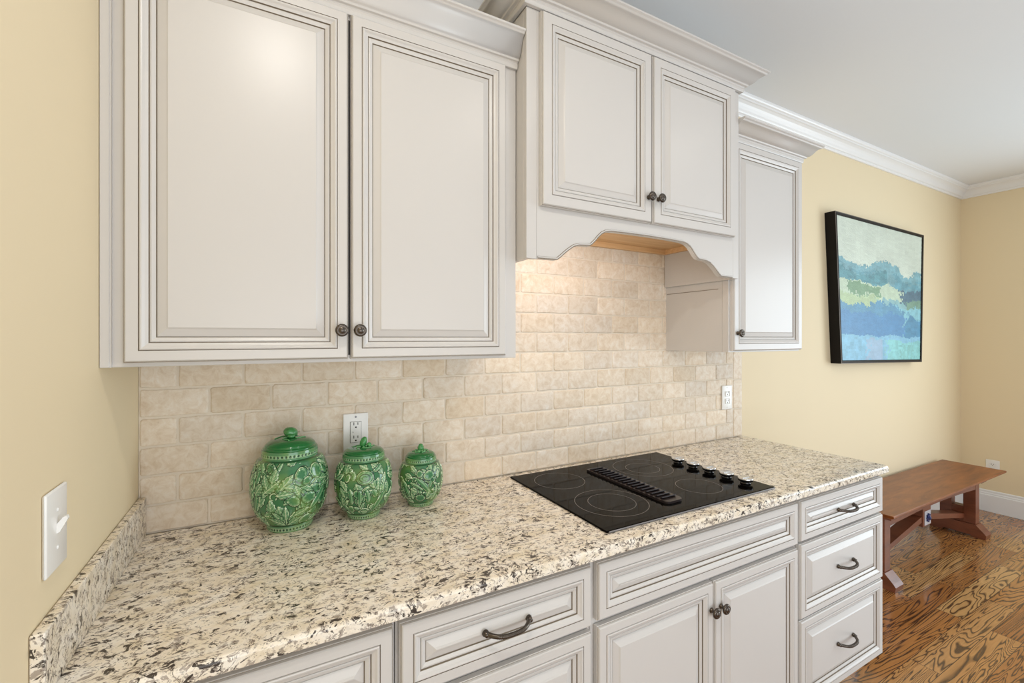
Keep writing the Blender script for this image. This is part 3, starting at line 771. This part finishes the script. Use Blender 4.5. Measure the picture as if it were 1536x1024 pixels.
def canvas():
    rs = np.random.RandomState(5); nx, ny = 150, 200
    def vn(nx_, ny_, sx, sy, seed):
        r = np.random.RandomState(seed); g = r.rand(sy+2, sx+2); u = np.linspace(0, sx, nx_, endpoint=False); v = np.linspace(0, sy, ny_, endpoint=False)
        U, V = np.meshgrid(u, v); i, j = U.astype(int), V.astype(int); fu, fv = U-i, V-j
        return g[j, i]*(1-fu)*(1-fv)+g[j, i+1]*fu*(1-fv)+g[j+1, i]*(1-fu)*fv+g[j+1, i+1]*fu*fv
    def blk(sx, sy, seed):
        r = np.random.RandomState(seed); g = r.rand(sy, sx); return g[(np.arange(ny)*sy//ny)[:, None], (np.arange(nx)*sx//nx)[None, :]]
    U, V = np.meshgrid((np.arange(nx)+.5)/nx, 1-(np.arange(ny)+.5)/ny)   # V: 1 top -> 0 bottom after flip
    V = V  # row 0 = top
    n1, n2, n3 = vn(nx, ny, 9, 7, 1)-.5, vn(nx, ny, 24, 30, 2)-.5, blk(75, 60, 3)*.6-.3
    b1 = blk(22, 60, 4)-.5; st = vn(nx, ny, 60, 8, 6)-.5
    def C(r, g, b): return np.array(lin(r, g, b)[:3])
    img = np.zeros((ny, nx, 3))
    edge = n1*.06+n2*.035+n3*.035
    T = 1-V  # 0 top .. 1 bottom
    sky = C(204, 214, 200)[None, None]*(1+.16*n1+.09*b1+.06*st)[..., None]
    img[:] = sky
    def paint(mask, col, va=.2):
        img[mask] = (col[None]*(1+va*(n2+n3*.8+b1*.7+st*.5)[mask][:, None]))
    hill = .265+.06*U+.02*np.sin(U*9)-.03*np.exp(-((U-.95)/.05)**2)
    paint(T > hill+edge, C(120, 168, 178), .3)
    paint((T > hill+.05+edge) & (b1+n1 > .0), C(100, 154, 168), .3)
    paint((T > hill+.075+edge) & (U < .55), C(92, 148, 158), .3)
    field = .425+.03*U
    paint((T > field+edge*.8) & (U+n3*.15 < .72), C(192, 210, 186), .14)
    paint((T > field+edge*.8) & (U+n3*.15 >= .72), C(84, 116, 134), .2)
    paint((T > field+.01+edge*.8) & (U > .10+n3*.06) & (U < .46+n3*.08) & (T < field+.085+edge), C(126, 162, 130), .16)
    paint((T > .525+edge*.8) & (U < .45), C(180, 202, 162), .14)
    paint((T > .535+edge*.8) & (U > .78+n3*.1), C(120, 156, 138), .18)
    paint((T > .555+edge) & (U > .42+n3*.1) & (U < .8), C(142, 186, 190), .18)
    tree = .615-.02*U-.05*np.exp(-((U-.22)/.05)**2)-.05*np.exp(-((U-.45)/.05)**2)+.10*np.clip(U-.55, 0, 1)
    paint((T > .60+edge) & (U > .5), C(136, 192, 204), .22)
    paint((T > tree+edge*1.2) & (U+n3*.2 < .78), C(100, 154, 184), .16)
    paint((T > .66+edge) & (U+n3*.2 < .80) & (T < .86), C(92, 146, 190), .12)
    paint((T > .70-.05*np.exp(-((U-.86)/.05)**2)+edge) & (U > .78), C(88, 146, 180), .2)
    low = .815+.01*U
    paint(T > low+edge*.5, C(136, 190, 216), .2)
    paint((T > low+.02+edge*.6) & (U > .30+n3*.15) & (U < .48), C(158, 188, 212), .14)
    paint((T > low+.04+edge*.6) & (U > .55+n3*.15), C(140, 204, 206), .2)
    paint((T > low+.06) & (U > .72+n3*.2) & (st+n3 > -.1), C(130, 190, 188), .2)
    rr = np.random.RandomState(9)
    verts = []; faces = []; cols = []
    iu, iv = .0185, .0215
    for j in range(ny+1):
        for i in range(nx+1):
            u = iu+(1-2*iu)*i/nx; v = iv+(1-2*iv)*(1-j/ny); p = bil(u, v)
            verts.append((p.x-4.06, PY+.0060-.0012*rr.rand(), p.y-1.26))
    for j in range(ny):
        for i in range(nx):
            faces.append((j*(nx+1)+i, (j+1)*(nx+1)+i, (j+1)*(nx+1)+i+1, j*(nx+1)+i+1)); cols += list(np.clip(img[j, i], 0, 1))+[1.0]
    # canvas sides so that the stretched canvas has a thickness
    me = bpy.data.meshes.new('canvas'); me.from_pydata(verts, [], faces)
    at = me.attributes.new('paint', 'FLOAT_COLOR', 'FACE'); at.data.foreach_set('color', cols)
    m = mat('oil_paint', (1, 1, 1, 1), .45); n = NT(m); n.l(n.attr('paint').outputs['Color'], n.b.inputs['Base Color']); me.materials.append(m)
    o = bpy.data.objects.new('canvas', me); COL.objects.link(o); o.parent = c; ROOT[o.name] = ROOT[c.name]
canvas()

# ------------------------------------------------------------------ bench
c = thing('trestle_bench', 'long brown wooden trestle bench along the yellow wall under the painting', 'bench', (4.2, -.2, 0))
bx0, bx1 = 3.338, 5.118
bm = new_bm()
prism(bm, [(-.352, .4300), (-.376, .4420), (-.384, .4500), (-.384, .4580), (-.381, .4610), (-.023, .4610), (-.020, .4580), (-.020, .4500), (-.028, .4420), (-.052, .4300)], 'x', bx0, bx1)
for v in bm.verts:
    if v.co.z < .449:
        k = (.45-v.co.z)/.02*.034
        v.co.x += k if v.co.x < 4.2 else -k
obj('seat', bm, BENCHTOP, c)
for x in (3.478, 4.858):
    bm = new_bm()
    prism(bm, [(-.354, .0006), (-.358, .030), (-.346, .046), (-.305, .090), (-.095, .090), (-.054, .046), (-.042, .030), (-.046, .0006), (-.11, .0006), (-.13, .014), (-.27, .014), (-.29, .0006)], 'x', x-.048, x+.048)
    obj('foot', bm, BENCHWOOD, c)
    bm = new_bm(); box(bm, x-.034, x+.034, -.300, -.232, .0904, .3995, 0, .002, 1); box(bm, x-.034, x+.034, -.168, -.100, .0904, .3995, 0, .002, 1); box(bm, x-.030, x+.030, -.2325, -.1675, .0904, .2050)
    obj('leg', bm, BENCHWOOD, c)
    bm = new_bm(); box(bm, x-.045, x+.045, -.335, -.065, .4000, .4296, 0, .004, 2); obj('cleat', bm, BENCHWOOD, c)
for y in (-.299, -.119):
    bm = new_bm(); n = 16; lo = []
    for k in range(n+1):
        x = 3.5125+(4.8235-3.5125)*k/n; lo.append((x, .346+.02*math.sin(math.pi*k/n)))
    strips(bm, lo, .4294, y, y+.018); obj('apron', bm, BENCHWOOD, c)
bm = new_bm(); box(bm, 4.108, 4.228, -.2460, -.1600, .196, .4294, 0, .002, 1); obj('center_block', bm, BENCHWOOD, c)
for s, x0, x1 in ((1, 3.5130, 4.1075), (-1, 4.8230, 4.2285)):
    bm = new_bm(); prism(bm, [(x0, .120), (x0, .153), (x1, .2634), (x1, .226)], 'y', -.240, -.165); obj('brace', bm, BENCHWOOD, c)
bm = new_bm(); box(bm, 4.128, 4.222, -.2482, -.2462, .203, .296, 0, .0006, 1)
b = obj('bolt_plate', bm, STEELBRIGHT, c); b['label'] = 'bright metal bolt plate'
bm = new_bm(); star = []
for k in range(16):
    r = .030 if k % 2 == 0 else .017; a = math.radians(k*22.5); star.append((4.176+r*math.cos(a), .250+r*math.sin(a)))
prism(bm, star, 'y', -.2560, -.2484); lathe(bm, [(.012, .2560), (.010, .264), (0, .266)], (4.176, 0, .250), (0, -1, 0), 12)
b = obj('bolt', bm, BLUEBOLT, c); b['label'] = 'dark blue star-shaped bolt head'
